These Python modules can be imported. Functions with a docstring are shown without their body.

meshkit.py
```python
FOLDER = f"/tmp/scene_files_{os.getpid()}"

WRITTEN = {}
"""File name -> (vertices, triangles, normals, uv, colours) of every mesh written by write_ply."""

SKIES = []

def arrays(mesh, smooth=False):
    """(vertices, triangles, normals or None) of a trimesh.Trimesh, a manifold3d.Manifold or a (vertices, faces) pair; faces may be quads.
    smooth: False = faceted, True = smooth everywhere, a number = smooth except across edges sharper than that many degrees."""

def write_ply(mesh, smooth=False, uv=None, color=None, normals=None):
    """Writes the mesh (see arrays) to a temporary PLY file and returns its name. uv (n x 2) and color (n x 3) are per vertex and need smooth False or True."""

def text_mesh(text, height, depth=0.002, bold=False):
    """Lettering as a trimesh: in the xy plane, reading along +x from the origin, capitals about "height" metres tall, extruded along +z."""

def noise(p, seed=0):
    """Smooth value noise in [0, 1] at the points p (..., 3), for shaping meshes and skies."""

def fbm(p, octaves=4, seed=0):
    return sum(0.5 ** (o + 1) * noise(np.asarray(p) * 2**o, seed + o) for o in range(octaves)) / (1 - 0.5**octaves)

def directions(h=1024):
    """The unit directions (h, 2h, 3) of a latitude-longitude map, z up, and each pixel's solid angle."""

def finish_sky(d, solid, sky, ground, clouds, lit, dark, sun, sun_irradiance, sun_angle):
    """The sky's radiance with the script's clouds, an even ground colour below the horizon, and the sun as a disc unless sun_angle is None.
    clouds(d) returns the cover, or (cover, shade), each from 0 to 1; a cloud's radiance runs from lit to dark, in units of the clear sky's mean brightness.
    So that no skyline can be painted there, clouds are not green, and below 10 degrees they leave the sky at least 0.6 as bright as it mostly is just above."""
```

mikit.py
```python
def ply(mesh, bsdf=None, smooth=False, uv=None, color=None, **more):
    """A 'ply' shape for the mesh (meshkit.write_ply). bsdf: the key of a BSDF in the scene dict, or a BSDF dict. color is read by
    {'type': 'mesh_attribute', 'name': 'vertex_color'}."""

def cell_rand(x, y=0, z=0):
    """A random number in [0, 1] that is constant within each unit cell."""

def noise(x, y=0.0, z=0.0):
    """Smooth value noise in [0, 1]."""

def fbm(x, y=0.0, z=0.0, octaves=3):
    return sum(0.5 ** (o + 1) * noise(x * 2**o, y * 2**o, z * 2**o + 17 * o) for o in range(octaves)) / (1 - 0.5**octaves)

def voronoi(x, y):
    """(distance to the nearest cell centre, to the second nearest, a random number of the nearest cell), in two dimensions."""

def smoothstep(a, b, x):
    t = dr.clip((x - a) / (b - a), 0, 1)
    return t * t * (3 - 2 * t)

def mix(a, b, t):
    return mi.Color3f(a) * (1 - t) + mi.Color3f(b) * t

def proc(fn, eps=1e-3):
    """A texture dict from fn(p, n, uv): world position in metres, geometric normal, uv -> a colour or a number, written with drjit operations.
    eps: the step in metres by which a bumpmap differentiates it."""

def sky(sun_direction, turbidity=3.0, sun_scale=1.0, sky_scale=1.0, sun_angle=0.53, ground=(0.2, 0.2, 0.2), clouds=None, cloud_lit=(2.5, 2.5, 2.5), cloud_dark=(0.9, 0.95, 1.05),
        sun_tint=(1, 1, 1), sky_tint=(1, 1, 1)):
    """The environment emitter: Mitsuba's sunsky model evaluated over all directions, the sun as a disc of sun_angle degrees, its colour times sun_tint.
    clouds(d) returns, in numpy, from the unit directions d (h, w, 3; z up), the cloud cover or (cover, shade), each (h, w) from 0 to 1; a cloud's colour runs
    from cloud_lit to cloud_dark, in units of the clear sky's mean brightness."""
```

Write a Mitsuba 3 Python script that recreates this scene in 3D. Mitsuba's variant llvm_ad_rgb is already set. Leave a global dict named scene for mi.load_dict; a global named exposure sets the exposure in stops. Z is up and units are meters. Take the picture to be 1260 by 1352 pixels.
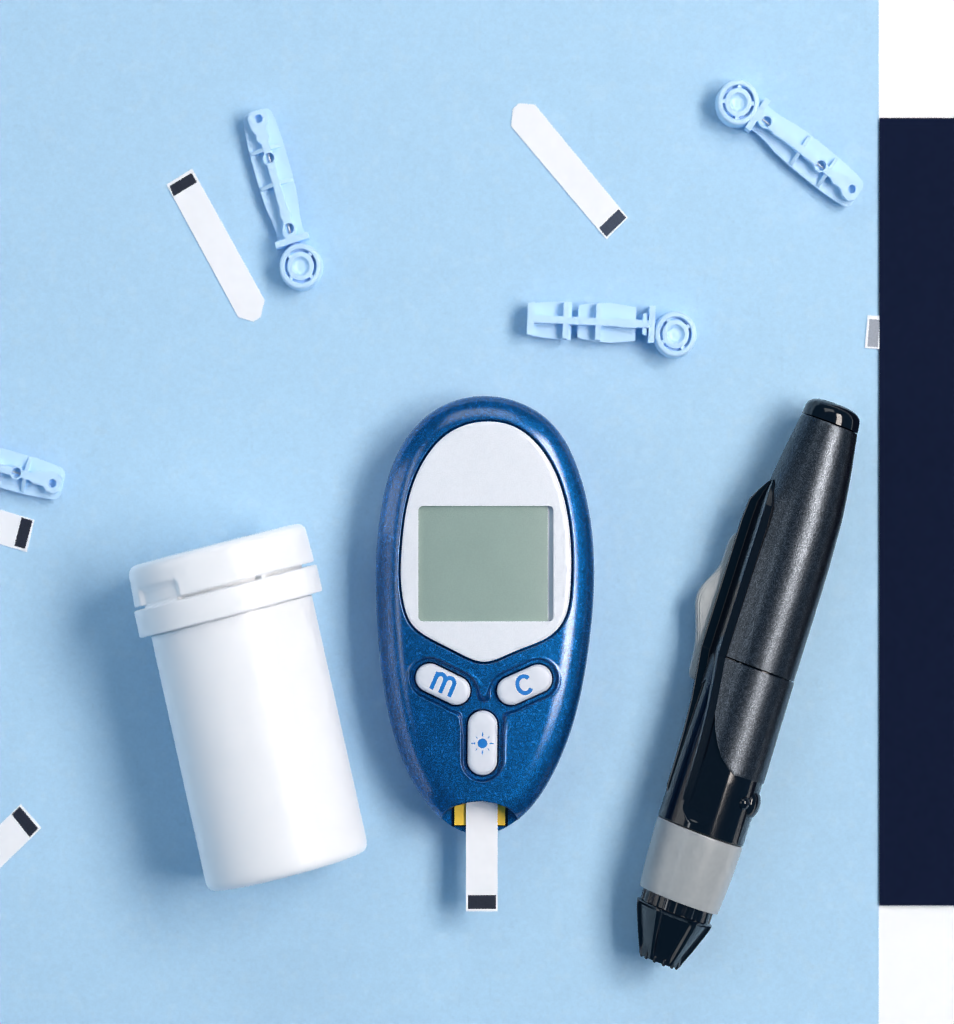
import math
import numpy as np
import trimesh
import shapely
import shapely.geometry as sg
import manifold3d as m3
import drjit as dr
import mitsuba as mi
import mikit
from mikit import proc, noise, fbm, cell_rand, smoothstep, mix
from scipy.interpolate import splprep, splev

scene, labels = {}, {}
T = mi.ScalarTransform4f
exposure = 0.10

# ------------------------------------------------------------------ camera and light
# One tracing unit is 0.12 mm on the table; y runs down in the tracings, up in the world.
U = 0.12e-3
CX, CY = 630.0, 676.0
DIST = 0.65                      # lens height above the table, metres
DU = DIST / U
KY = 1.085                       # length to width measured on the round lancet caps and the vial's ends

scene['camera'] = {
    'type': 'thinlens', 'fov_axis': 'x', 'fov': 2 * math.degrees(math.atan(630 * U / DIST)),
    'to_world': T().look_at(origin=[0, 0, DIST], target=[0, 0, 0], up=[0, 1, 0]),
    'aperture_radius': 0.0065, 'focus_distance': DIST - 0.0095, 'near_clip': 0.05, 'far_clip': 20.0}

AMBIENT = (0.025, 0.11, 0.21)
scene['ambient_light'] = {'type': 'constant', 'radiance': {'type': 'rgb', 'value': list(AMBIENT)}}  # even unseen light from all sides, tinted blue to colour the shadows


def unseen_softbox(key, pos, half, radiance, text):
    """An unseen studio lamp out of view: black box, glowing diffuser, aimed at the table."""
    aim = T().look_at(origin=list(pos), target=[0, 0, 0.0], up=[0, 1, 0])
    scene[key + '__diffuser'] = {'type': 'rectangle', 'to_world': aim @ T().scale([half[0], half[1], 1]),
                                 'emitter': {'type': 'area', 'radiance': {'type': 'rgb', 'value': list(radiance)}}}
    box = trimesh.creation.box([2 * half[0] + .02, 2 * half[1] + .02, .10])
    box.apply_translation([0, 0, -.055])
    scene[key + '__housing'] = mikit.ply(box, 'black_matt', to_world=aim)
    labels[key] = {'label': text, 'category': 'lamp'}


unseen_softbox('unseen_softbox', (0.55, 0.14, 0.82), (0.165, 0.36), (13.6, 12.6, 11.9), 'large unseen studio lamp out of view, placed to light the table from the right')  # unseen key lamp, placed for the highlights and the leftward shadows
unseen_softbox('unseen_softbox_001', (-1.0, 0.12, 0.32), (0.45, 0.27), (1.45, 1.5, 1.55), 'low unseen studio lamp out of view, placed to light the left sides of things')  # out of view, set low to light the vial's left side
unseen_softbox('unseen_softbox_002', (-0.04, 0.64, 0.62), (0.30, 0.17), (1.75, 1.9, 2.0), 'wide dim unseen studio lamp out of view, placed to brighten the top of the table')  # out of view, placed so the paper is brighter towards the top
unseen_softbox('unseen_softbox_003', (-0.52, 0.10, 0.76), (0.035, 0.24), (4.6, 4.9, 5.2), 'narrow unseen studio lamp out of view, placed to give highlights along left rims')  # out of view, placed for thin highlights on left-hand rims


# ------------------------------------------------------------------ materials
def rgb(*c):
    return {'type': 'rgb', 'value': list(c)}


def paper_colour(p, n, uv):
    a = fbm(p.x / .0015, p.y / .0019, 3.0, 3)
    b = fbm(p.x / .00042 + 40, p.y / .00050, 7.0, 2)
    fleck = smoothstep(.80, .90, noise(p.x / .0007 + 9, p.y / .0009 + 4, 2.0)) * smoothstep(.5, .8, noise(p.x / .006, p.y / .006, 5.0))
    v = .945 + (.040 * a + .075 * b) + .035 * (cell_rand(p.x / 1.6e-4, p.y / 1.6e-4) - .5) - .03 * fleck
    pale = smoothstep(.60, .82, fbm(p.x / .0016 + 3, p.y / .0016 + 8, 1.0, 2))
    return mix((.404, .616, .790), (.438, .634, .790), pale * .6) * v


def paper_bump(p, n, uv):
    return 2.2e-5 * fbm(p.x / .0005, p.y / .0005, 1.0, 3)


scene['blue_paper'] = {'type': 'bumpmap', 'scale': 1.0, 'bump': proc(paper_bump, 6e-5),
                       'nested': {'type': 'principled', 'base_color': proc(paper_colour), 'roughness': .9, 'specular': .15}}
scene['page_white'] = {'type': 'principled', 'base_color': proc(lambda p, n, uv: mi.Color3f(.90, .90, .90) * (.99 + .02 * fbm(p.x / .003, p.y / .003, 0.0, 2))), 'roughness': .8, 'specular': .2}
scene['page_navy'] = {'type': 'principled', 'base_color': proc(lambda p, n, uv: mi.Color3f(.0058, .0104, .031) * (.95 + .1 * fbm(p.x / .0012, p.y / .0012, 0.0, 2))), 'roughness': .95, 'specular': .05}


def flake(p, n, uv):
    g = cell_rand(p.x / 1.3e-4 + .35 * noise(p.y / 3e-4), p.y / 1.3e-4, p.z / 6e-4)
    h = cell_rand(p.x / 2.3e-4 + 91, p.y / 2.3e-4 + 17, p.z / 5e-4)
    s = .34 + 1.15 * g * g + 1.0 * smoothstep(.955, .99, h) + .25 * (noise(p.x / 3e-4, p.y / 3e-4, p.z / 3e-4) - .5)
    return mi.Color3f(.009, .245, .72) * s + mi.Color3f(.06, .12, .12) * smoothstep(.97, .995, h)


def under(p, n, uv):
    g = cell_rand(p.x / 1.3e-4 + .35 * noise(p.y / 3e-4), p.y / 1.3e-4, p.z / 6e-4)
    return mi.Color3f(.0075, .132, .375) * (.55 + .85 * g * g)


scene['flake_base'] = {'type': 'principled', 'base_color': proc(flake), 'metallic': 1.0, 'roughness': .48, 'specular': .4}
scene['flake_coat'] = {'type': 'roughplastic', 'diffuse_reflectance': proc(under), 'alpha': .045, 'int_ior': 1.9, 'nonlinear': True}
scene['blue_metallic'] = {'type': 'blendbsdf', 'weight': .60, 'first': {'type': 'ref', 'id': 'flake_base'}, 'second': {'type': 'ref', 'id': 'flake_coat'}}


def grain(p, n, uv):
    g = cell_rand(p.x / 1.7e-4 + .4 * noise(p.y / 2e-4), p.y / 1.7e-4, p.z / 1.7e-4)
    f = noise(p.x / 2.6e-4, p.y / 2.6e-4, p.z / 2.6e-4)
    return mi.Color3f(.075, .085, .098) * (.42 + 1.05 * g * g + .3 * f)


scene['grey_metallic'] = {'type': 'principled', 'base_color': proc(grain), 'metallic': 1.0, 'roughness': .34, 'specular': .5}
scene['white_plastic'] = {'type': 'principled', 'base_color': rgb(.84, .845, .855), 'roughness': .28, 'specular': .45}
scene['strip_white'] = {'type': 'principled', 'base_color': proc(lambda p, n, uv: mi.Color3f(.82, .825, .84) * (.985 + .03 * fbm(p.x / .001, p.y / .001, 0.0, 2))), 'roughness': .45, 'specular': .4}
scene['panel_white'] = {'type': 'principled', 'base_color': proc(lambda p, n, uv: mi.Color3f(.71, .73, .765) * (.96 + .05 * cell_rand(p.x / 1.6e-4, p.y / 1.6e-4) + .03 * fbm(p.x / .0006, p.y / .0006, 0.0, 2))), 'roughness': .24, 'specular': .5, 'clearcoat': .6, 'clearcoat_gloss': .9}
scene['button_white'] = {'type': 'principled', 'base_color': rgb(.645, .67, .72), 'roughness': .35, 'specular': .45}
scene['display_grey_green'] = {'type': 'principled', 'base_color': proc(lambda p, n, uv: mi.Color3f(.262, .345, .302) * (.93 + .08 * cell_rand(p.x / 1.5e-4, p.y / 1.5e-4) + .07 * fbm(p.x / .004, p.y / .006, 0.0, 2))), 'roughness': .24, 'specular': .8}
scene['print_blue'] = {'type': 'principled', 'base_color': rgb(.010, .165, .50), 'roughness': .4, 'specular': .4}
scene['yellow_plastic'] = {'type': 'principled', 'base_color': rgb(.86, .57, .055), 'roughness': .4, 'specular': .4}
scene['black_gloss'] = {'type': 'principled', 'base_color': rgb(.0022, .0035, .007), 'roughness': .10, 'specular': .5}
scene['black_matt'] = {'type': 'principled', 'base_color': rgb(.012, .013, .016), 'roughness': .7, 'specular': .3}
scene['print_black'] = {'type': 'principled', 'base_color': proc(lambda p, n, uv: mi.Color3f(.0095, .014, .028) * (.8 + .4 * cell_rand(p.x / 1.5e-4, p.y / 1.5e-4))), 'roughness': .5, 'specular': .35}
scene['print_slate'] = {'type': 'principled', 'base_color': proc(lambda p, n, uv: mi.Color3f(.032, .046, .078) * (.8 + .4 * cell_rand(p.x / 1.5e-4, p.y / 1.5e-4))), 'roughness': .45, 'specular': .4}
scene['print_grey'] = {'type': 'principled', 'base_color': proc(lambda p, n, uv: mi.Color3f(.29, .315, .36) * (.9 + .2 * cell_rand(p.x / 1.5e-4, p.y / 1.5e-4))), 'roughness': .45, 'specular': .4}
scene['grey_rubber'] = {'type': 'principled', 'base_color': proc(lambda p, n, uv: mi.Color3f(.31, .325, .325) * (.95 + .1 * fbm(p.x / .0006, p.y / .0006, p.z / .0006, 2))), 'roughness': .27, 'specular': .6}
scene['pale_rubber'] = {'type': 'principled', 'base_color': proc(lambda p, n, uv: mi.Color3f(.40, .415, .41) * (.95 + .1 * fbm(p.x / .0006, p.y / .0006, p.z / .0006, 2))), 'roughness': .5, 'specular': .4}
scene['lancet_blue'] = {'type': 'principled', 'base_color': rgb(.495, .705, .905), 'roughness': .36, 'specular': .5}
scene['steel'] = {'type': 'principled', 'base_color': rgb(.72, .70, .68), 'metallic': 1.0, 'roughness': .28}


# ------------------------------------------------------------------ helpers (lengths in tracing units)
def w(x, y, z=0.0):
    """A traced point that lies z above the table, in world units of U."""
    f = 1 - np.asarray(z, float) / DU
    return (np.asarray(x, float) - CX) * f, (CY - np.asarray(y, float)) * f


def poly(pts, z=0.0):
    a = np.asarray(pts, float)
    x, y = w(a[:, 0], a[:, 1], z)
    return np.stack([x, y], 1)


def put(key, mesh, bsdf, smooth=30):
    if hasattr(mesh, 'to_mesh'):
        q = mesh.to_mesh()
        v, f = np.array(q.vert_properties[:, :3], float), np.array(q.tri_verts)
    elif isinstance(mesh, trimesh.Trimesh):
        v, f = np.array(mesh.vertices), np.array(mesh.faces)
    else:
        v, f = np.asarray(mesh[0], float), np.asarray(mesh[1])
    scene[key] = mikit.ply((v * U, f), bsdf, smooth)


def grid_faces(nr, nc, wrap=True):
    i, j = np.meshgrid(np.arange(nr - 1), np.arange(nc if wrap else nc - 1), indexing='ij')
    a, b = i * nc + j, i * nc + (j + 1) % nc
    q = np.stack([a, b, b + nc, a + nc], -1).reshape(-1, 4)
    return np.vstack([q[:, [0, 1, 2]], q[:, [0, 2, 3]]])


def solid(mesh):
    """A (v, f) pair or trimesh as a manifold."""
    v, f = (mesh.vertices, mesh.faces) if isinstance(mesh, trimesh.Trimesh) else mesh
    return m3.Manifold(m3.Mesh(np.ascontiguousarray(v, np.float32), np.ascontiguousarray(f, np.uint32)))


def arrays(man):
    q = man.to_mesh()
    return np.array(q.vert_properties[:, :3], float), np.array(q.tri_verts)


def prism(pts, z0, z1, bevel=0.0, holes=()):
    """An upright prism over a polygon with a chamfered top edge."""
    P = sg.Polygon(pts, [h for h in holes])
    P = shapely.geometry.polygon.orient(P)

    def cs(p):
        ps = p.geoms if hasattr(p, 'geoms') else [p]
        return m3.CrossSection([np.array(r.coords)[:-1] for q in ps for r in [q.exterior, *q.interiors]], m3.FillRule.EvenOdd)
    if bevel <= 0:
        return m3.Manifold.extrude(cs(P), z1 - z0).translate([0, 0, z0])
    a = m3.Manifold.extrude(cs(P), z1 - z0 - bevel).translate([0, 0, z0])
    steps = [(0.30, 0.05), (0.62, 0.24), (0.87, 0.54), (1.0, 0.95)] if bevel > 1.2 else [(1.0, .8)]
    out, last = a, z1 - bevel
    for hz, inset in steps:
        z = z1 - bevel + hz * bevel
        out = out + m3.Manifold.extrude(cs(P.buffer(-inset * bevel)), z - z0 - .3).translate([0, 0, z0 + .3])
    return out


def seg_dist(px, py, pts, closed=True):
    """Distance from points to a polyline, and whether each is inside (even-odd)."""
    a = np.asarray(pts, float)
    b = np.roll(a, -1, 0) if closed else a[1:]
    if not closed:
        a = a[:-1]
    d = np.full(px.shape, 1e9)
    inside = np.zeros(px.shape, bool)
    for (x0, y0), (x1, y1) in zip(a, b):
        dx, dy = x1 - x0, y1 - y0
        t = np.clip(((px - x0) * dx + (py - y0) * dy) / (dx * dx + dy * dy + 1e-12), 0, 1)
        d = np.minimum(d, np.hypot(px - x0 - t * dx, py - y0 - t * dy))
        if dy != 0:
            inside ^= ((y0 > py) != (y1 > py)) & (px < dx * (py - y0) / dy + x0)
    return d, inside


def sst(a, b, x):
    t = np.clip((x - a) / (b - a), 0, 1)
    return t * t * (3 - 2 * t)


def spline(pts, n, smooth=0.0):
    a = np.asarray(pts, float)
    a = np.vstack([a, a[:1]])
    tck, _ = splprep(a.T, s=smooth, per=True)
    return np.array(splev(np.linspace(0, 1, n, endpoint=False), tck)).T


class Frame:
    """A lying thing's own axes: s along it, c across it, z up; built from two traced points of its axis."""

    def __init__(self, p0, ang, z=0.0):
        self.o = np.array([p0[0], p0[1] / KY])
        self.u = np.array([math.sin(ang), math.cos(ang)])       # direction of +s (x right, y down)
        self.n = np.array([math.cos(ang), -math.sin(ang)])      # direction of +c
        self.f = 1 - z / DU

    def map(self, v):
        v = np.asarray(v, float)
        q = v[:, :1] * self.u + v[:, 1:2] * self.n + self.o
        x, y = (q[:, 0] - CX) * self.f, (CY - q[:, 1] * KY) * self.f
        return np.stack([x, y, v[:, 2]], 1)

    def put(self, key, mesh, bsdf, smooth=30):
        v, f = arrays(mesh) if hasattr(mesh, 'to_mesh') else (mesh.vertices, mesh.faces) if isinstance(mesh, trimesh.Trimesh) else mesh
        v = self.map(v)
        t = trimesh.Trimesh(v, f, process=False)
        if t.volume < 0:
            t.invert()
        put(key, (t.vertices, t.faces), bsdf, smooth)


def lathe(profile, n=160, zc=0.0, zslope=0.0, s0=0.0, wobble=None, close=True):
    """Rings round the s axis; profile rows (s, r). zc: height of the axis at s0. wobble(phi, s, r) -> r."""
    pr = np.asarray(profile, float)
    phi = np.linspace(0, 2 * np.pi, n, endpoint=False)          # 0 = up, positive towards +c
    s, r = np.repeat(pr[:, :1], n, 1), np.repeat(pr[:, 1:2], n, 1)
    ph = np.repeat(phi[None], len(pr), 0)
    if wobble is not None:
        r = wobble(ph, s, r)
    v = np.stack([s, r * np.sin(ph), zc + zslope * (s - s0) + r * np.cos(ph)], -1).reshape(-1, 3)
    f = grid_faces(len(pr), n)
    return v, f


def dense(profile, step):
    out = [profile[0]]
    for a, b in zip(profile[:-1], profile[1:]):
        k = max(1, int(math.hypot(b[0] - a[0], b[1] - a[1]) / step))
        out += [(a[0] + (b[0] - a[0]) * t / k, a[1] + (b[1] - a[1]) * t / k) for t in range(1, k + 1)]
    return out


def tag(key, label, category, group=None):
    labels[key] = {'label': label, 'category': category}
    if group:
        labels[key]['group'] = group


# ------------------------------------------------------------------ the setting: blue paper; page-layout white margin and navy panel added as sheets
PAPER = 2.5
sheet = trimesh.creation.box([6000, 6400, 20])
sheet.apply_translation([0, 0, -PAPER - .03 - 10])
put('page_margin', sheet, 'page_white', False)  # white margin of the page layout, added as a board beneath the paper
labels['page_margin'] = {'label': 'plain white page margin at the right edge, added as a board under the paper', 'kind': 'structure'}

x1, _ = w(1160.6, 0)
put('backdrop_paper', prism([(-2400, -2600), (x1, -2600), (x1, 2600), (-2400, 2600)], -PAPER, 0, 0), 'blue_paper', False)
labels['backdrop_paper'] = {'label': 'pale blue backing paper that everything lies on', 'kind': 'structure'}

STRIP = 3.4
cx0, cy0 = w(1161.6, 155.6, STRIP + .3)
_, cy1 = w(1161.6, 1195.6, STRIP + .3)
page_panel = trimesh.creation.box([760, cy0 - cy1, 1.2])
page_panel.apply_translation([380, (cy0 + cy1) / 2, .6])
page_panel.apply_transform(trimesh.transformations.rotation_matrix(math.atan2(STRIP + .3 + PAPER, 760), [0, 1, 0]))
page_panel.apply_translation([cx0, 0, STRIP + .3])
put('page_panel', page_panel, 'page_navy', False)  # navy panel of the page layout, added as a thin sheet
tag('page_panel', 'plain dark navy panel of the page layout, added as a thin sheet at the right edge', 'page_panel')


# ------------------------------------------------------------------ test strips
def strip(key, corners, block, ink, z=0.0, thick=STRIP):
    put(key + '__backing', prism(poly(corners, z), z, z + thick, .5), 'strip_white', 20)
    put(key + '__printed_end', prism(poly(block, z + thick), z + thick - .4, z + thick + .25, 0), ink, False)


def continued(a, b, k):
    a, b = np.array(a, float), np.array(b, float)
    return tuple(a + (b - a) * k)


strip('test_strip', [(219.9, 243.9), (254, 222.7), (349.7, 396.3), (344.3, 418.6), (334.5, 424.8), (314.7, 418.6)],
      [(223.6, 245.6), (252.9, 228.0), (260.2, 240.5), (229.4, 259.0)], 'print_black')
tag('test_strip', 'white test strip with its black end up, left of the upper left lancet', 'test strip', 'test strips lying on the blue paper')
strip('test_strip_001', [(674.8, 166.6), (677, 144.5), (684.8, 136.3), (706.3, 137.9), (829.3, 287.4), (800.8, 316)],
      [(816.9, 275.9), (827, 287.4), (801, 312.6), (791.2, 300.9)], 'print_slate')
tag('test_strip_001', 'white test strip with its slate grey end down, top centre of the paper', 'test strip', 'test strips lying on the blue paper')
# the left pair runs out of the picture: a whole strip is about 200 long
strip('test_strip_002', [(45.6, 686.5), (35.5, 728.9), (-142, 676), (-150, 662), (-148, 650), (-132, 632)],
      [(28.4, 683.2), (43.0, 687.4), (33, 724.8), (19, 720.6)], 'print_black')
tag('test_strip_002', 'white test strip with black end at the left edge, just below the cut off lancet', 'test strip', 'test strips lying on the blue paper')
strip('test_strip_003', [(27.5, 1061.7), (55, 1093.2), (-80, 1224), (-100, 1226), (-110, 1218), (-108, 1195)],
      [(26.2, 1064.9), (50.6, 1094), (39, 1105.6), (15.5, 1075.5)], 'print_black')
tag('test_strip_003', 'white test strip with black end at the lower left edge, left of the white vial', 'test strip', 'test strips lying on the blue paper')
strip('test_strip_004', [(1145.7, 416.2), (1342, 430), (1352, 445), (1350, 462), (1336, 474), (1141.9, 459.4)],
      [(1148.3, 421.0), (1161.8, 422.2), (1159.4, 458.4), (1145.7, 457.4)], 'print_grey')
tag('test_strip_004', 'white test strip with pale grey end poking out from under the navy page panel', 'test strip', 'test strips lying on the blue paper')


# ------------------------------------------------------------------ glucose meter
half = [(527, 31), (534, 54), (547, 74), (562, 90), (578.6, 103.5), (601, 116), (620.5, 124.7), (647, 131.7), (680, 138.7), (724, 142.8), (756, 143.8),
        (807, 142.6), (850, 139.6), (888, 134.4), (926, 128), (951, 121.8), (967, 117), (990, 109.3), (1002, 104.6), (1020, 96.8), (1042, 84.3), (1064, 67), (1083, 48.5), (1094, 35), (1100, 22)]


def mid(y):
    return np.interp(y, [524, 800, 900, 1020, 1110], [640.3, 640.3, 638.2, 634.8, 634.4])


ZE = 72.0
right = [(mid(y) + h, y) for y, h in half]
left = [(mid(y) - h, y) for y, h in half][::-1]
outline = spline(poly([(640.3, 524)] + right + [(634.4, 1104)] + left, ZE), 1600, 18.0)
MX, MY = w(638.5, 800, ZE)
oa = np.arctan2(outline[:, 1] - MY, outline[:, 0] - MX)
orad = np.hypot(outline[:, 0] - MX, outline[:, 1] - MY)
order = np.argsort(oa)
oa, orad = oa[order], orad[order]


def reach(a):
    return np.interp(a, np.r_[oa[-1] - 2 * np.pi, oa, oa[0] + 2 * np.pi], np.r_[orad[-1], orad, orad[0]])


SHOULDER, CROWN, ROUND = 25.0, 9.0, 40.0
coarse = outline[::7]


def dome(x, y):
    x, y = np.asarray(x, float), np.asarray(y, float)
    rho = np.hypot(x - MX, y - MY) / reach(np.arctan2(y - MY, x - MX))
    d, _ = seg_dist(x, y, coarse)
    t = np.clip(np.where(rho < 1, d, 0) / ROUND, 0, 1)
    return ZE + SHOULDER * np.sqrt(np.clip(1 - (1 - t) ** 2, 0, 1)) + CROWN * (1 - np.clip(rho, 0, 1) ** 2)


window = spline(poly([(642.4, 556), (623, 557.6), (604, 564), (589, 573.5), (576, 586), (566, 597.6), (557, 611.6), (548, 630.6), (542, 649.7), (536.2, 668.7), (533, 690), (530.2, 718), (529, 750), (529.8, 778),
                      (532, 797), (536.3, 811), (543.5, 824.5), (555, 835.5), (574, 846.5), (604, 861.4), (626, 872), (639, 875), (651, 872.3), (670, 864.3), (690, 856.6), (707, 850), (721, 843.7), (734, 834), (744, 821), (750.5, 804), (753.9, 781.6), (755, 750), (753.9, 705),
                      (750.5, 679), (744, 653.5), (736.5, 629.4), (726, 609), (716, 592.5), (703.5, 578.6), (688, 567), (672, 560), (657, 556.9)], 92), 260, 6.0)

BUTTONS = [((585.0, 903.2), 26.0, 19.4, 18.4), ((692.7, 904.0), -24.0, 19.4, 18.4), ((637.2, 980.8), 90.6, 23.0, 19.2)]


def capsule(c, ang, hl, z=94):
    (x, y), a = w(c[0], c[1], z), math.radians(-ang)
    return x, y, math.cos(a), math.sin(a), hl * (1 - z / DU)


def cap_sdf(px, py, b):
    x, y, ca, sa, hl = capsule(b[0], b[1], b[2])
    u, v = (px - x) * ca + (py - y) * sa, -(px - x) * sa + (py - y) * ca
    return np.hypot(u - np.clip(u, -hl, hl), v) - b[3]


ARCH = poly([(578, 1100), (583, 1084), (586.4, 1075.5), (592, 1069.5), (600, 1064), (617.5, 1058.6), (636.4, 1056.6), (655, 1059.8), (668.8, 1065.3), (677, 1072), (682, 1080), (687, 1090), (692, 1104)], 74)
LEDGE = 50.0


def carve(x, y, z):
    """The strip port at the lower end: everything below the arch drops to a ledge."""
    a = np.interp(x, ARCH[:, 0], ARCH[:, 1])
    ok = (x > ARCH[0, 0]) & (x < ARCH[-1, 0])
    t = np.where(ok, sst(-.5, 1.1, a - y), 0)
    return z + (np.minimum(z, LEDGE) - z) * t


rho = np.r_[np.linspace(0, .18, 10, endpoint=False), np.linspace(.18, .94, 235, endpoint=False), 1 - np.geomspace(.06, .014, 22)]
ang = np.linspace(-np.pi, np.pi, 1500, endpoint=False)
R = reach(ang)
X = MX + rho[:, None] * R * np.cos(ang)
Y = MY + rho[:, None] * R * np.sin(ang)
Z = dome(X, Y)
d, ins = seg_dist(X, Y, window)
sd = np.where(ins, -d, d)
Z = Z - 9 * sst(1.9, .9, sd) - .9 * sst(3.4, 1.6, sd) - 28 * sst(-3.5, -6, sd)
bs = [cap_sdf(X, Y, b) for b in BUTTONS]
kk = 9.0
sm = -kk * np.log(sum(np.exp(-np.clip(b, -60, 200) / kk) for b in bs))
sharp = np.minimum.reduce(bs)
pad = np.minimum(sm + 1.5, sharp + 1.5)
Z = Z - 8.5 * sst(10.0, 7.6, pad) + .5 * np.exp(-((pad - 11.0) / 1.8) ** 2) - 7 * sst(2.0, 1.0, sharp)
Z = carve(X, Y, Z)
put('glucose_meter__upper_shell', (np.stack([X, Y, Z], -1).reshape(-1, 3), grid_faces(len(rho), len(ang))[:, ::-1]), 'blue_metallic', True)

low = [(.974, ZE + 6), (.984, ZE + 8.5), (.9875, ZE + 8), (.993, ZE + 5.5), (.998, ZE + 1), (1.0, ZE - 3), (1.002, ZE - 12), (1.002, 50), (.997, 34), (.980, 18), (.955, 6), (.93, .3), (.5, .3), (0.0, .3)]
X, Y, Z = [], [], []
for r_, z_ in low:
    x, y = MX + r_ * R * np.cos(ang), MY + r_ * R * np.sin(ang)
    X.append(x), Y.append(y), Z.append(carve(x, y, np.full_like(x, z_)))
put('glucose_meter__lower_shell', (np.stack([np.array(X), np.array(Y), np.array(Z)], -1).reshape(-1, 3), grid_faces(len(low), len(ang))[:, ::-1]), 'blue_metallic', 35)

# window panel with the display sunk in it
wp = sg.Polygon(window).buffer(-1.0)
lx0, ly0 = w(552.6, 820.2, 90)
lx1, ly1 = w(730.8, 668.0, 90)
hole = sg.box(lx0, ly0, lx1, ly1).buffer(-6).buffer(6, 6)
man = prism(list(wp.exterior.coords)[:-1], 0, 7, 0, [list(hole.exterior.coords)[:-1]]).refine_to_length(2.6)
v, f = arrays(man)
d, _ = seg_dist(v[:, 0], v[:, 1], np.array(wp.exterior.coords)[:-1])
dh, _ = seg_dist(v[:, 0], v[:, 1], np.array(hole.exterior.coords)[:-1])
top = v[:, 2] > 3
v[:, 2] = dome(v[:, 0], v[:, 1]) - 7 + v[:, 2] - np.where(top, 1.6 * np.exp(-d / 1.5) + .3 * np.exp(-dh / 1.0) - .4, 0)
put('glucose_meter__window_panel', (v, f), 'panel_white', 35)
labels['glucose_meter__window_panel'] = {'label': 'pale grey egg shaped window panel of the meter'}
ZD = 91.0
put('glucose_meter__window_panel__display_tray', prism([(lx0 - 3, ly0 - 3), (lx1 + 3, ly0 - 3), (lx1 + 3, ly1 + 3), (lx0 - 3, ly1 + 3)], ZD - 6, ZD, 0), 'panel_white', False)
gx1, _ = w(723.2, 0, 92)
v, f = arrays(prism([(lx0 - 2, ly0 - 2), (gx1, ly0 - 2), (gx1, ly1 + 2), (lx0 - 2, ly1 + 2)], ZD - 2, ZD + 1.6, .5).refine_to_length(5))
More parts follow.
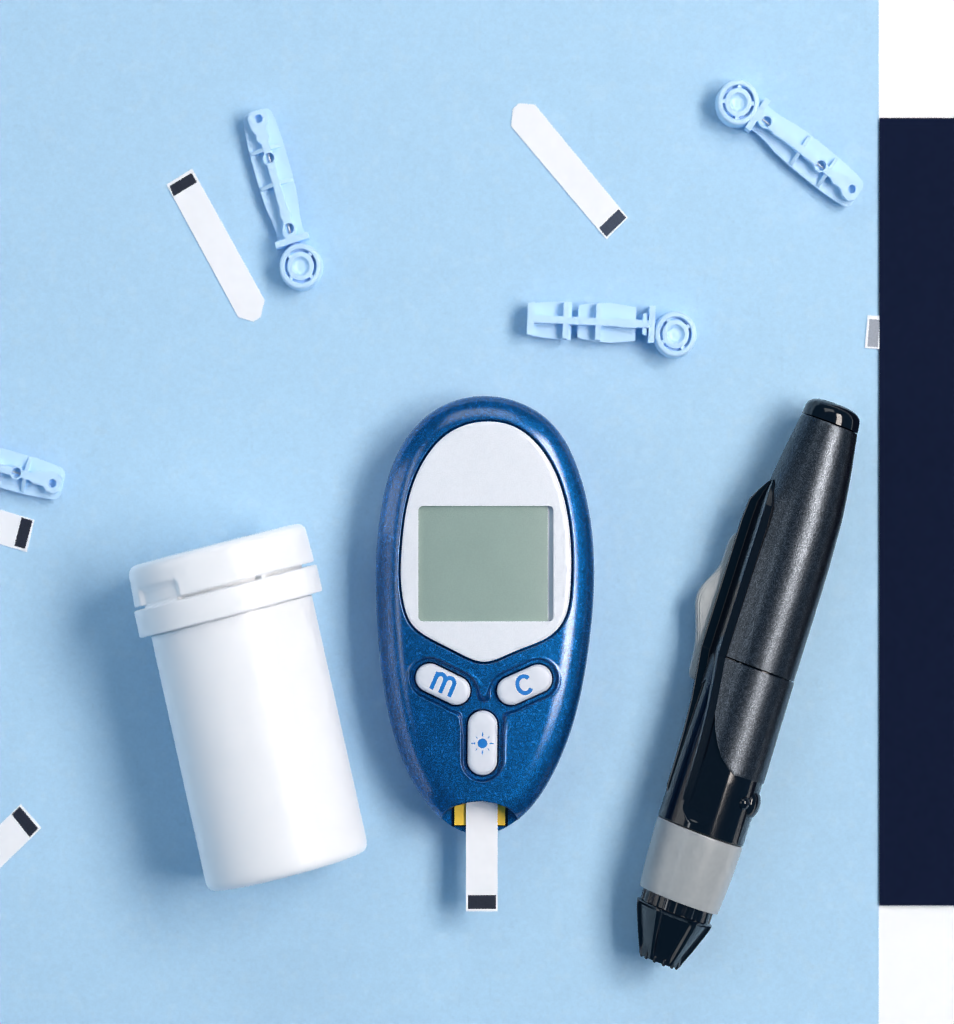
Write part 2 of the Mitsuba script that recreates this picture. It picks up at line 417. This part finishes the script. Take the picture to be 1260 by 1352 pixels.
v[:, 2] += np.where(v[:, 2] > ZD, 6.6 - 7.6 * ((v[:, 0] - MX) / 100) ** 2, 0)
put('glucose_meter__window_panel__display', (v, f), 'display_grey_green', 35)
labels['glucose_meter__window_panel__display'] = {'label': 'blank grey green display of the meter'}


def button(key, b, print_shape, text, name):
    (c, deg, hl, r) = b
    x0, y0, ca, sa, hl = capsule(c, deg, hl)
    e = 2.0
    gx = (dome(x0 + e, y0) - dome(x0 - e, y0)) / (2 * e)
    gy = (dome(x0, y0 + e) - dome(x0, y0 - e)) / (2 * e)
    base = dome(x0, y0)

    def height(dd):
        rr = 5.5
        edge = np.where(dd < rr, -rr + np.sqrt(np.clip(rr * rr - (rr - dd) ** 2, 0, None)), 0)
        return 4.3 + edge + 1.5 * (1 - ((r - np.minimum(dd, r)) / r) ** 2)
    t = np.linspace(0, 2 * np.pi, 128, endpoint=False)
    sgn = np.where(np.cos(t) >= 0, 1.0, -1.0)
    rows = []
    for dd, zz in [(0, -14.0)] + [(q, None) for q in (0, .15, .5, 1.1, 2, 3.2, 4.6, 6, 8, 11, 14, r - .05)]:
        u, vv = sgn * hl + (r - dd) * np.cos(t), (r - dd) * np.sin(t)
        z = (height(np.float64(dd)) if zz is None else zz) + 0 * u
        rows.append(np.stack([u, vv, z], -1))
    v = np.array(rows).reshape(-1, 3)
    f = grid_faces(len(rows), len(t))
    k = (len(rows) - 1) * len(t)
    lid = [[k, k + i, k + i + 1] for i in range(1, len(t) - 1)]
    f = np.vstack([f, lid])

    def world(v):
        x, y = x0 + v[:, 0] * ca - v[:, 1] * sa, y0 + v[:, 0] * sa + v[:, 1] * ca
        return np.stack([x, y, v[:, 2] + base + gx * (x - x0) + gy * (y - y0)], 1)
    put(key, (world(v), f), 'button_white', 40)
    labels[key] = {'label': text}
    parts = []
    for g in getattr(print_shape, 'geoms', [print_shape]):
        q = m3.CrossSection([np.array(rg.coords)[:-1] for rg in [g.exterior, *g.interiors]], m3.FillRule.EvenOdd)
        parts.append(m3.Manifold.extrude(q, 1.2))
    v, f = arrays(m3.Manifold.compose(parts).refine_to_length(2.5))
    du = np.hypot(v[:, 0] - np.clip(v[:, 0], -hl, hl), v[:, 1])
    v[:, 2] += height(r - du) - 1.0
    put(key + '__' + name, (world(v), f), 'print_blue', 20)


def turned(shape, deg):
    return shapely.affinity.rotate(shape, deg, origin=(0, 0))


# letter m: two arches on stems, 25 high; letter c: an open ring; sun: a disc and eight rays
LW = 5.3
stems = [sg.LineString([(x, -12), (x, y)]) for x, y in ((-12.6, 12.0), (0, 4.5), (12.6, 4.5))]
ts = np.linspace(0, np.pi, 24)
arcs = [sg.LineString([(x + 6.3 * np.cos(a), 4.2 + 7.0 * np.sin(a)) for a in ts]) for x in (-6.3, 6.3)]
letter_m = shapely.union_all([q.buffer(LW / 2, cap_style='flat', join_style='mitre') for q in stems + arcs]).buffer(.01)
ct = np.radians(np.linspace(38, 322, 60))
letter_c = sg.LineString([(9.0 * np.cos(a), 11.0 * np.sin(a)) for a in ct]).buffer(LW / 2, cap_style='flat')
sun = [sg.Point(0, 0).buffer(6.3, 24)]
for i in range(8):
    a = i * np.pi / 4
    r0, r1, hw = (9.3, 14.6, .85) if i % 2 == 0 else (9.4, 12.6, .55)
    sun.append(shapely.affinity.rotate(sg.Polygon([(r0, -hw * 1.2), (r1, -hw * .6), (r1, hw * .6), (r0, hw * 1.2)]), math.degrees(a), origin=(0, 0)))
sun = shapely.union_all(sun)
button('glucose_meter__button', BUTTONS[0], shapely.affinity.translate(turned(letter_m, 3), .8, .6), 'pale oval button marked with a blue m', 'letter')
button('glucose_meter__button_001', BUTTONS[1], shapely.affinity.translate(turned(letter_c, -9), 0, .6), 'pale oval button marked with a blue c', 'letter')
button('glucose_meter__button_002', BUTTONS[2], turned(sun, 0), 'pale upright oval button marked with a blue sun', 'sun_symbol')

ZB = 57.0
bx0, by0 = w(597.2, 1091.6, ZB)
bx1, by1 = w(670.8, 1056, ZB)
put('glucose_meter__port_frame', prism([(bx0, by0), (bx1, by0), (bx1, by1), (bx0, by1)], LEDGE - 2, LEDGE + 4.5, .8), 'black_gloss', 20)
yx0, yy0 = w(600.2, 1089.6, ZB)
yx1, yy1 = w(667.2, 1056, ZB)
put('glucose_meter__port_guide', prism([(yx0, yy0), (yx1, yy0), (yx1, yy1), (yx0, yy1)], LEDGE, ZB + 1.5, 1.0), 'yellow_plastic', 20)
labels['glucose_meter__port_guide'] = {'label': 'yellow guide block in the strip port of the meter'}
tag('glucose_meter', 'blue metallic oval blood glucose meter with blank display and three pale buttons', 'glucose meter')

strip('test_strip_005', [(615.4, 1040), (657.2, 1040), (657.2, 1203.2), (615.4, 1203.2)],
      [(618.1, 1182.0), (655.0, 1182.0), (655.0, 1200.2), (618.1, 1200.2)], 'print_black', 60.5)
tag('test_strip_005', 'white test strip with black end standing out of the lower end of the blue meter', 'test strip')

# ------------------------------------------------------------------ white vial, lying down
va = math.atan(.2382)
V = Frame((0, 0), va, 112)
vb = np.array([124.6 * math.cos(va), -124.6 * math.sin(va)])    # axis offset
V.o = V.o + vb
VR, VC = 108.5, 123.4
zs = (VC - VR) / (780 - 1104)
notch0, notch1 = math.radians(-63), math.radians(-30)


def thumb(ph, s, r):
    ph = (ph + np.pi) % (2 * np.pi) - np.pi
    m = sst(notch0 - .02, notch0 + .03, ph) * sst(notch1 + .10, notch1 + .02, ph) * sst(737, 747, s)
    lip = np.exp(-((ph - notch1 - .07) / .035) ** 2) * sst(737, 745, s)
    return np.where(r > 112, r - 6.0 * m + 1.2 * lip, r)


cap = [(710.8, 0), (710.8, 60), (710.8, 107), (711.5, 111.5), (713.4, 115.2), (716.4, 117.8), (720, 119.2), (726, 119.8)] + [(s, 119.8 + (s - 728) * .045) for s in range(731, 760, 2)] + [(760.0, 120.8), (760.6, 120.0), (760.6, 108), (760.6, 0)]
V.put('vial__cap', lathe(dense(cap, 6), 360, VC, zs, 780, thumb), 'white_plastic', 32)
ring = [(764.6, 60), (764.6, 120.8), (765.3, 122.6), (766.8, 123.4), (796, 123.6), (797.5, 123.0), (798.2, 121.4), (798.2, 60)]
V.put('vial__collar', lathe(ring, 200, VC, zs, 780), 'white_plastic', 32)
body = [(750, 0), (750, 104), (799, 104), (799.5, 108.6), (1104, 109.4), (1110, 108.9), (1114, 107.6), (1117.2, 105.2), (1119.0, 102), (1119.8, 97), (1119.8, 0)]
V.put('vial__body', lathe(dense(body, 20), 200, VC, zs, 780), 'white_plastic', 40)
for i, (p0, p1) in enumerate(((28, 31), (-66, -30), (150, 200))):
    a0, a1 = math.radians(p0), math.radians(p1)
    n = 12
    rows = []
    for s in (758.5, 767):
        for rr in (104, 114.2 if p0 < 0 else 117.4):
            rows.append([(s, rr * math.sin(a), VC + zs * (s - 780) + rr * math.cos(a)) for a in np.linspace(a0, a1, n)])
    q = np.array([rows[0], rows[1], rows[3], rows[2]])
    v = q.reshape(-1, 3)
    f = []
    for k in range(4):
        for j in range(n - 1):
            a, b = k * n + j, ((k + 1) % 4) * n + j
            f += [[a, a + 1, b + 1], [a, b + 1, b]]
    f += [[0, n, 2 * n], [0, 2 * n, 3 * n], [n - 1, 3 * n - 1, 2 * n - 1], [n - 1, 4 * n - 1, 3 * n - 1]]
    V.put('vial__hinge' if i == 2 else 'vial__cap_tab' + ('' if i == 0 else '_001'), (v, np.array(f)), 'white_plastic', 30)
tag('vial', 'white plastic test strip vial with flip cap lying on its side, left of the meter', 'vial')

# ------------------------------------------------------------------ lancing pen
pa = -math.atan(.3446)
P = Frame((924.5, 1099), pa, 62)
PZ = 61.5
rad_s = [-526, -514, -479, -446, -419, -355, -296, -212, -161, -71, 0]
rad_r = [39.3, 41.2, 47.2, 51.8, 54.8, 57.4, 58.0, 58.2, 59.0, 60.4, 60.6]


def pr(s):
    return np.interp(s, rad_s, rad_r) * .985


tc = [(-551.5, 0), (-551.3, 14), (-550, 24), (-547.5, 31), (-543.5, 35.5), (-538, 37.6), (-526.8, 38.8), (-526.6, 36), (-526.6, 0)]
P.put('lancing_pen__end_cap', lathe(dense(tc, 5), 120, PZ), 'black_gloss', 40)
us = [(-525.6, 0), (-525.6, 36), (-525.3, pr(-525) - .8), (-524, pr(-524))] + [(s, pr(s)) for s in range(-518, -216, 8)] + [(-214.6, pr(-214)), (-213.8, pr(-214) - .9), (-213.8, 0)]
P.put('lancing_pen__upper_sleeve', lathe(us, 200, PZ), 'grey_metallic', 40)
labels['lancing_pen__upper_sleeve'] = {'label': 'dark grey metallic upper sleeve of the lancing pen'}

# the lower sleeve ends in a curve round a ground flat of the black barrel
phi = np.linspace(-np.pi, np.pi, 240, endpoint=False)
s_end = np.interp(np.degrees(phi), [-180, -70, -45, -34, -26, -17, -7, 5, 15, 30, 180], [-84, -180, -172, -148, -128, -112, -98, -88, -83, -84, -84])
rows = []
for k, t in enumerate(np.r_[0, 0, np.linspace(0.004, 1, 40), 1, 1]):
    s = -212.2 + (s_end + 212.2) * t
    r = pr(s) + .9
    if k == 0:
        r = r - 4
    if k == 1:
        r = r - .8
    if k == 42:
        r = r - .25
        s = s + .8
    if k == 43:
        r = r - 4
        s = s + .8
    rows.append(np.stack([s, r * np.sin(phi), PZ + r * np.cos(phi)], -1))
v = np.array(rows).reshape(-1, 3)
P.put('lancing_pen__lower_sleeve', (v, grid_faces(len(rows), len(phi))), 'grey_metallic', 40)


def flat(ph, s, r):
    ph = (ph + np.pi) % (2 * np.pi) - np.pi
    p0 = math.radians(-15.5)
    dd = np.interp(s, [-168, -150, -26, -13, -9], [61, 54.6, 54.6, 58.0, 62])
    lim = dd / np.maximum(np.cos(ph - p0), .2)
    return np.where((np.abs(ph - p0) < .7) & (r > 50), np.minimum(r, lim), r)


bb = [(-213.4, 0), (-213.4, 50)] + [(s, pr(s) - .6) for s in np.arange(-213, -2, 2.0)] + [(-1.6, pr(0) - 2.2), (-1.6, 40), (-1.6, 0)]
P.put('lancing_pen__barrel', lathe(bb, 480, PZ, wobble=flat), 'black_gloss', 18)
labels['lancing_pen__barrel'] = {'label': 'glossy black barrel with a ground flat'}
col = [(-.9, 0), (-.9, 52), (-.9, 58.2), (-.2, 58.9), (1, 59.1), (20, 58.6), (44, 57.6), (66, 56.2), (85.6, 54.4), (86.8, 53.8), (87.0, 52), (87.0, 0)]
P.put('lancing_pen__collar', lathe(dense(col, 5), 200, PZ), 'grey_rubber', 40)
labels['lancing_pen__collar'] = {'label': 'plain grey depth collar of the lancing pen'}
nk = [(80, 0), (80, 48.4), (104, 48.4), (104, 0)]


def ridged(ph, s, r):
    return np.where(r > 40, r - 1.5 * sst(.5, .9, np.abs(np.sin(ph * 9))), r)


P.put('lancing_pen__neck', lathe(nk, 240, PZ, wobble=ridged), 'black_gloss', 20)


def fluted(ph, s, r):
    q = (np.degrees(ph) - 32) % 60
    q = np.minimum(q, 60 - q)                                    # degrees from the nearest rib
    depth = 6.0 * sst(102.5, 108, s) * sst(170, 150, s)
    panel = sst(3.0, 6.5, q)
    flatten = 1 / np.maximum(np.cos(np.radians(30 - q)), .8)
    return np.where(r > 20, r - depth * panel + 1.2 * panel * (flatten - 1.07) * 20, r)


ns = [(101.0, 0), (101.0, 47), (101.4, 50), (102.4, 51.4), (104, 51.8), (110, 50.4), (118, 47.5), (129, 43.0), (140, 38.6), (150, 34.2), (158, 30.6), (164, 28.2), (165.8, 27), (166.2, 24), (162, 20), (150, 18), (150, 0)]
v, f = lathe(dense(ns, 2.5), 360, PZ, wobble=fluted)
teeth = []
for k in range(12):
    a = math.radians(12 + k * 360 / 12)
    b = trimesh.creation.capsule(height=4.5, radius=2.4, count=[12, 10])
    b.apply_transform(trimesh.transformations.rotation_matrix(math.pi / 2, [0, 1, 0]))
    b.apply_translation([163.4, 25.0 * math.sin(a), PZ + 25.0 * math.cos(a)])
    teeth.append(b)
n0 = trimesh.Trimesh(v, f, process=False)
if n0.volume < 0:
    n0.invert()
n0 = trimesh.util.concatenate([n0] + teeth)
P.put('lancing_pen__nose_cap', n0, 'black_gloss', 30)
labels['lancing_pen__nose_cap'] = {'label': 'fluted black nose cap with a toothed rim'}

# grooved black rail along the left side
sec = np.array([(-70.5, -26), (-72.3, -14), (-72.3, -1.5), (-71.9, 0), (-71, .7), (-62, 1.4), (-60.6, 1.8), (-59.8, 3.2), (-53.6, 24.5), (-50.6, 36.6), (-49.6, 37.8), (-42.2, 41.2), (-40.6, 42), (-37, 39), (-36, -26)])
rs = [(-437, .0, .02, 0), (-432, .0, .25, 0), (-420, -.6, .55, 0), (-405, -.3, .9, 0), (-380, 0, 1, 0), (-330, 0, 1, 0), (-270, 0, 1, 0), (-215.2, 0, 1, 0), (-215, 0, .985, 0), (-212.6, 0, .985, 0), (-212.4, 0, 1, 0), (-190, 3.2, 1, 0), (-150, 8.2, .97, 0), (-110, 10.8, .94, 0), (-70, 11.8, .93, 0), (-40, 11.9, .9, 0), (-22, 12.5, .8, 0), (-8, 16, .45, 0), (-3, 19, .1, 0)]
rows = []
for s, shift, sc, _ in rs:
    base = np.array([-46.0, 6.0])
    q = base + (sec - base) * [sc if sc < .9 else 1.0, max(sc, .25)]
    if sc < .95 and s < -380:                                    # pointed upper end hugging the narrowing sleeve
        q = np.array([-50.0, 20.0]) + (sec - [-50.0, 20.0]) * sc
    q = q + [shift, 1.05 * max(shift, 0)]
    rows.append(np.column_stack([np.full(len(q), s), q[:, 0], PZ + q[:, 1]]))
v = np.array(rows).reshape(-1, 3)
n = len(sec)
f = grid_faces(len(rows), n)
f = np.vstack([f, [[0, i + 1, i] for i in range(1, n - 1)], [[(len(rows) - 1) * n, (len(rows) - 1) * n + i, (len(rows) - 1) * n + i + 1] for i in range(1, n - 1)]])
P.put('lancing_pen__rail', (v, f), 'black_gloss', 13)
labels['lancing_pen__rail'] = {'label': 'glossy black grooved rail along the left side of the pen'}

trig = spline([(974, 704), (962, 718), (952.2, 744), (940, 763), (923.5, 781.5), (917.2, 799.5), (920.6, 820.5), (920.2, 847.5), (914.3, 871.8), (911.2, 886), (913.5, 897), (936, 896), (962, 838), (980, 782), (992, 727), (988, 700)], 160, 20)
put('lancing_pen__trigger', prism(poly(trig, 50), 20, 52, 9.0), 'pale_rubber', 40)
labels['lancing_pen__trigger'] = {'label': 'light grey wavy trigger button on the left side of the pen'}

# release stud on the right side: a boss with a bead on it
boss = trimesh.creation.icosphere(4, 1.0)
boss.apply_scale([17, 17, 9])
a = math.radians(66)
boss.apply_transform(trimesh.transformations.rotation_matrix(-a, [1, 0, 0]))
boss.apply_translation([-55, math.sin(a) * 57.5, PZ + math.cos(a) * 57.5])
P.put('lancing_pen__stud', boss, 'black_gloss', True)
bead = trimesh.creation.icosphere(4, 8.5)
a = math.radians(43)
bead.apply_translation([-54, math.sin(a) * 57, PZ + math.cos(a) * 57])
P.put('lancing_pen__stud__bead', bead, 'black_gloss', True)
tag('lancing_pen', 'black and dark grey lancing pen with grey collar and trigger, right of the meter', 'lancing device')


# ------------------------------------------------------------------ lancets
def half_outline(rows):
    a = np.array(rows, float)
    return np.vstack([a, np.column_stack([a[::-1, 0], -a[::-1, 1]])])


def cyl(s, c, z0, z1, r):
    return m3.Manifold.cylinder(z1 - z0, r, r, 40).translate([s, c, z0])


def lancet(key, tail, toward, disc, kind, flip=1, z_roll=0.0):
    """kind 'side': seen on the face with the wavy spine and needle windows; 'slotted': seen on the face with cut fins."""
    d = np.array([toward[0] - tail[0], (toward[1] - tail[1]) / KY])
    F = Frame(tail, math.atan2(d[0], d[1]), 22)
    zp0, zp1, zt = 14.0, 20.0, 38.0
    if kind == 'side':
        plate = half_outline([(-3, 12), (-1.5, 16.5), (3, 19.6), (14, 21.5), (40, 23.4), (70, 23.7), (95, 23.2), (116, 21.8), (130, 19.2), (142, 17.9), (150, 17.8), (160, 18.6)])
        fin = prism(plate, zp0, zp1, 2.2)
        spine = prism([(-2, -8), (-2, 8), (4, 13), (14, 12.5), (20, 7.5), (26, 7.0), (32, 8.2), (39, 5.0), (52, 5.0), (55, 8.5), (62, 8.5), (66, 5), (84, 5), (110, 5), (122, 6.0), (130, 7.2), (137, 5.6), (142, 7), (147, 9.4), (153, 9), (160, 6),
                       (160, -6), (153, -9), (147, -8.4), (141, -5.2), (137, -4.5), (130, -6.5), (122, -4.5), (110, -4.6), (84, -4.6), (66, -4.6), (62, -8), (55, -8), (52, -4.6), (39, -4.6), (33, -9.5), (27, -8.2), (20, -11.5), (14, -12.5), (4, -13)], 1.0, zt, 1.2)
        spine = spine - cyl(8.5, 1.0 * flip, 24, 60, 5.2) - cyl(58, 0.5, 25, 60, 6.4) - cyl(147.5, .5, 25, 60, 6.6)
        ribs = []
        for s in (46, 90.5):
            for sg_ in (-1, 1):
                w_ = 23.0
                tri = np.array([(3, zt - 1.5), (w_ - 2, zp1 + 3.0), (w_ - 1, zp1 - 3), (3, zp1 - 3)])
                q = m3.Manifold.extrude(m3.CrossSection([tri if True else tri], m3.FillRule.Positive if False else m3.FillRule.NonZero), 4.6)
                v, f = arrays(q)
                v = np.stack([s - 2.3 + v[:, 2], sg_ * v[:, 0], v[:, 1]], 1)
                if sg_ * 1 < 0:
                    f = f[:, ::-1]
                t = trimesh.Trimesh(v, f, process=False)
                if t.volume < 0:
                    t.invert()
                ribs.append(t)
        F.put(key + '__body', fin + spine, 'lancet_blue', 35)
        needle = trimesh.creation.cylinder(radius=1.4, height=128, sections=24)
        needle.apply_transform(trimesh.transformations.rotation_matrix(math.pi / 2, [0, 1, 0]))
        needle.apply_translation([98, .5, 28.5])
        F.put(key + '__needle', needle, 'steel', True)
    else:
        b1 = half_outline([(-2, 17.5), (2, 19.5), (20, 21.8), (40, 23.2), (56.5, 23.2)])
        b2 = half_outline([(65, 19.0), (68, 20.5), (84, 23.0), (108, 24.4), (125, 22.5), (141.5, 20.5)])
        fin = prism(b1, zp0, zp1, 1.6) + prism(b2, zp0, zp1, 1.6)
        spine = prism(half_outline([(-2, 7.5), (6, 5.2), (10, 4.6), (118, 4.6), (120, 5.6), (141, 5.6), (143, 4.6), (160, 4.6)]), 1.0, zt, 1.2)
        end = prism([(-2.2, -19), (7, -21), (7, 21), (-2.2, 19)], zp0, zt - 1, 1.5)
        lug = prism([(150, -12), (156, -14), (156, 14), (150, 12)], zp0 - 4, zt - 5, 1)
        ribs = []
        for s in (48.5, 91.5):
            for sg_ in (-1, 1):
                w_ = 23.0
                tri = np.array([(3, zt - .6), (w_ - 1, zt - 3.5), (w_ - .4, zp1 - 3), (3, zp1 - 3)])
                v, f = arrays(m3.Manifold.extrude(m3.CrossSection([tri], m3.FillRule.NonZero), 7.0))
                v = np.stack([s - 3.5 + v[:, 2], sg_ * v[:, 0], v[:, 1]], 1)
                t = trimesh.Trimesh(v, f, process=False)
                if t.volume < 0:
                    t.invert()
                ribs.append(t)
        F.put(key + '__body', fin + spine + end + lug, 'lancet_blue', 35)
    for i, t in enumerate(ribs):
        F.put(key + '__rib' + ('' if i == 0 else '_%03d' % i), t, 'lancet_blue', 30)
    fl = prism([(158, -22.5), (166, -22.5), (166, 22.5), (158, 22.5)], 1, 40, 2.4)
    F.put(key + '__flange', fl, 'lancet_blue', 35)
    stem = trimesh.creation.cylinder(radius=4.5, height=30, sections=24)
    stem.apply_transform(trimesh.transformations.rotation_matrix(math.pi / 2, [0, 1, 0]))
    stem.apply_translation([172, 0, 20])
    F.put(key + '__stem', stem, 'lancet_blue', True)
    # the round twist-off cap, its slotted face up
    D = Frame(disc, math.atan2(d[0], d[1]), 38)
    prof = [(0, 31.0), (4, 30.0), (7, 30.6), (9.0, 32.0), (10.2, 34.5), (10.8, 37.2), (12.0, 38.4), (16.6, 38.4), (17.5, 37.6), (17.6, 28), (20.8, 28), (20.9, 39), (21.8, 40), (25, 40), (26.6, 39.3), (27.6, 37.6), (28.0, 35), (28.8, 4), (28.0, .6), (0, .3)]
    n = 120
    t = np.linspace(0, 2 * np.pi, n, endpoint=False)
    v = np.array([[(r * math.cos(a), r * math.sin(a), z) for a in t] for r, z in prof]).reshape(-1, 3)
    D.put(key + '__twist_cap', (v, grid_faces(len(prof), n)), 'lancet_blue', 40)
    for i in range(4):
        br = trimesh.creation.box([5.4, 5.0, 14])
        br.apply_translation([19.2, 0, 31.0])
        br.apply_transform(trimesh.transformations.rotation_matrix(math.radians(32 + 90 * i), [0, 0, 1]))
        D.put(key + '__twist_cap__bridge' + ('' if i == 0 else '_%03d' % i), br, 'lancet_blue', False)


G = 'pale blue lancets lying on the paper'
lancet('lancet', (339, 149.5), (385, 314), (397.0, 351.2), 'side', 1)
tag('lancet', 'pale blue plastic lancet at upper left with its round cap at the lower end', 'lancet', G)
lancet('lancet_001', (1130, 257), (1004, 155), (975.2, 134.8), 'side', -1)
tag('lancet_001', 'pale blue plastic lancet at top right with its round cap at the upper end', 'lancet', G)
lancet('lancet_002', (698.5, 421), (858, 428.5), (892.5, 441.0), 'slotted')
tag('lancet_002', 'pale blue plastic lancet lying level above the meter, slotted fins showing', 'lancet', G)
lancet('lancet_003', (79.5, 639.5), (-75, 596.5), (-112, 587), 'side', 1)
tag('lancet_003', 'pale blue plastic lancet cut off by the left edge, above the white vial', 'lancet', G)
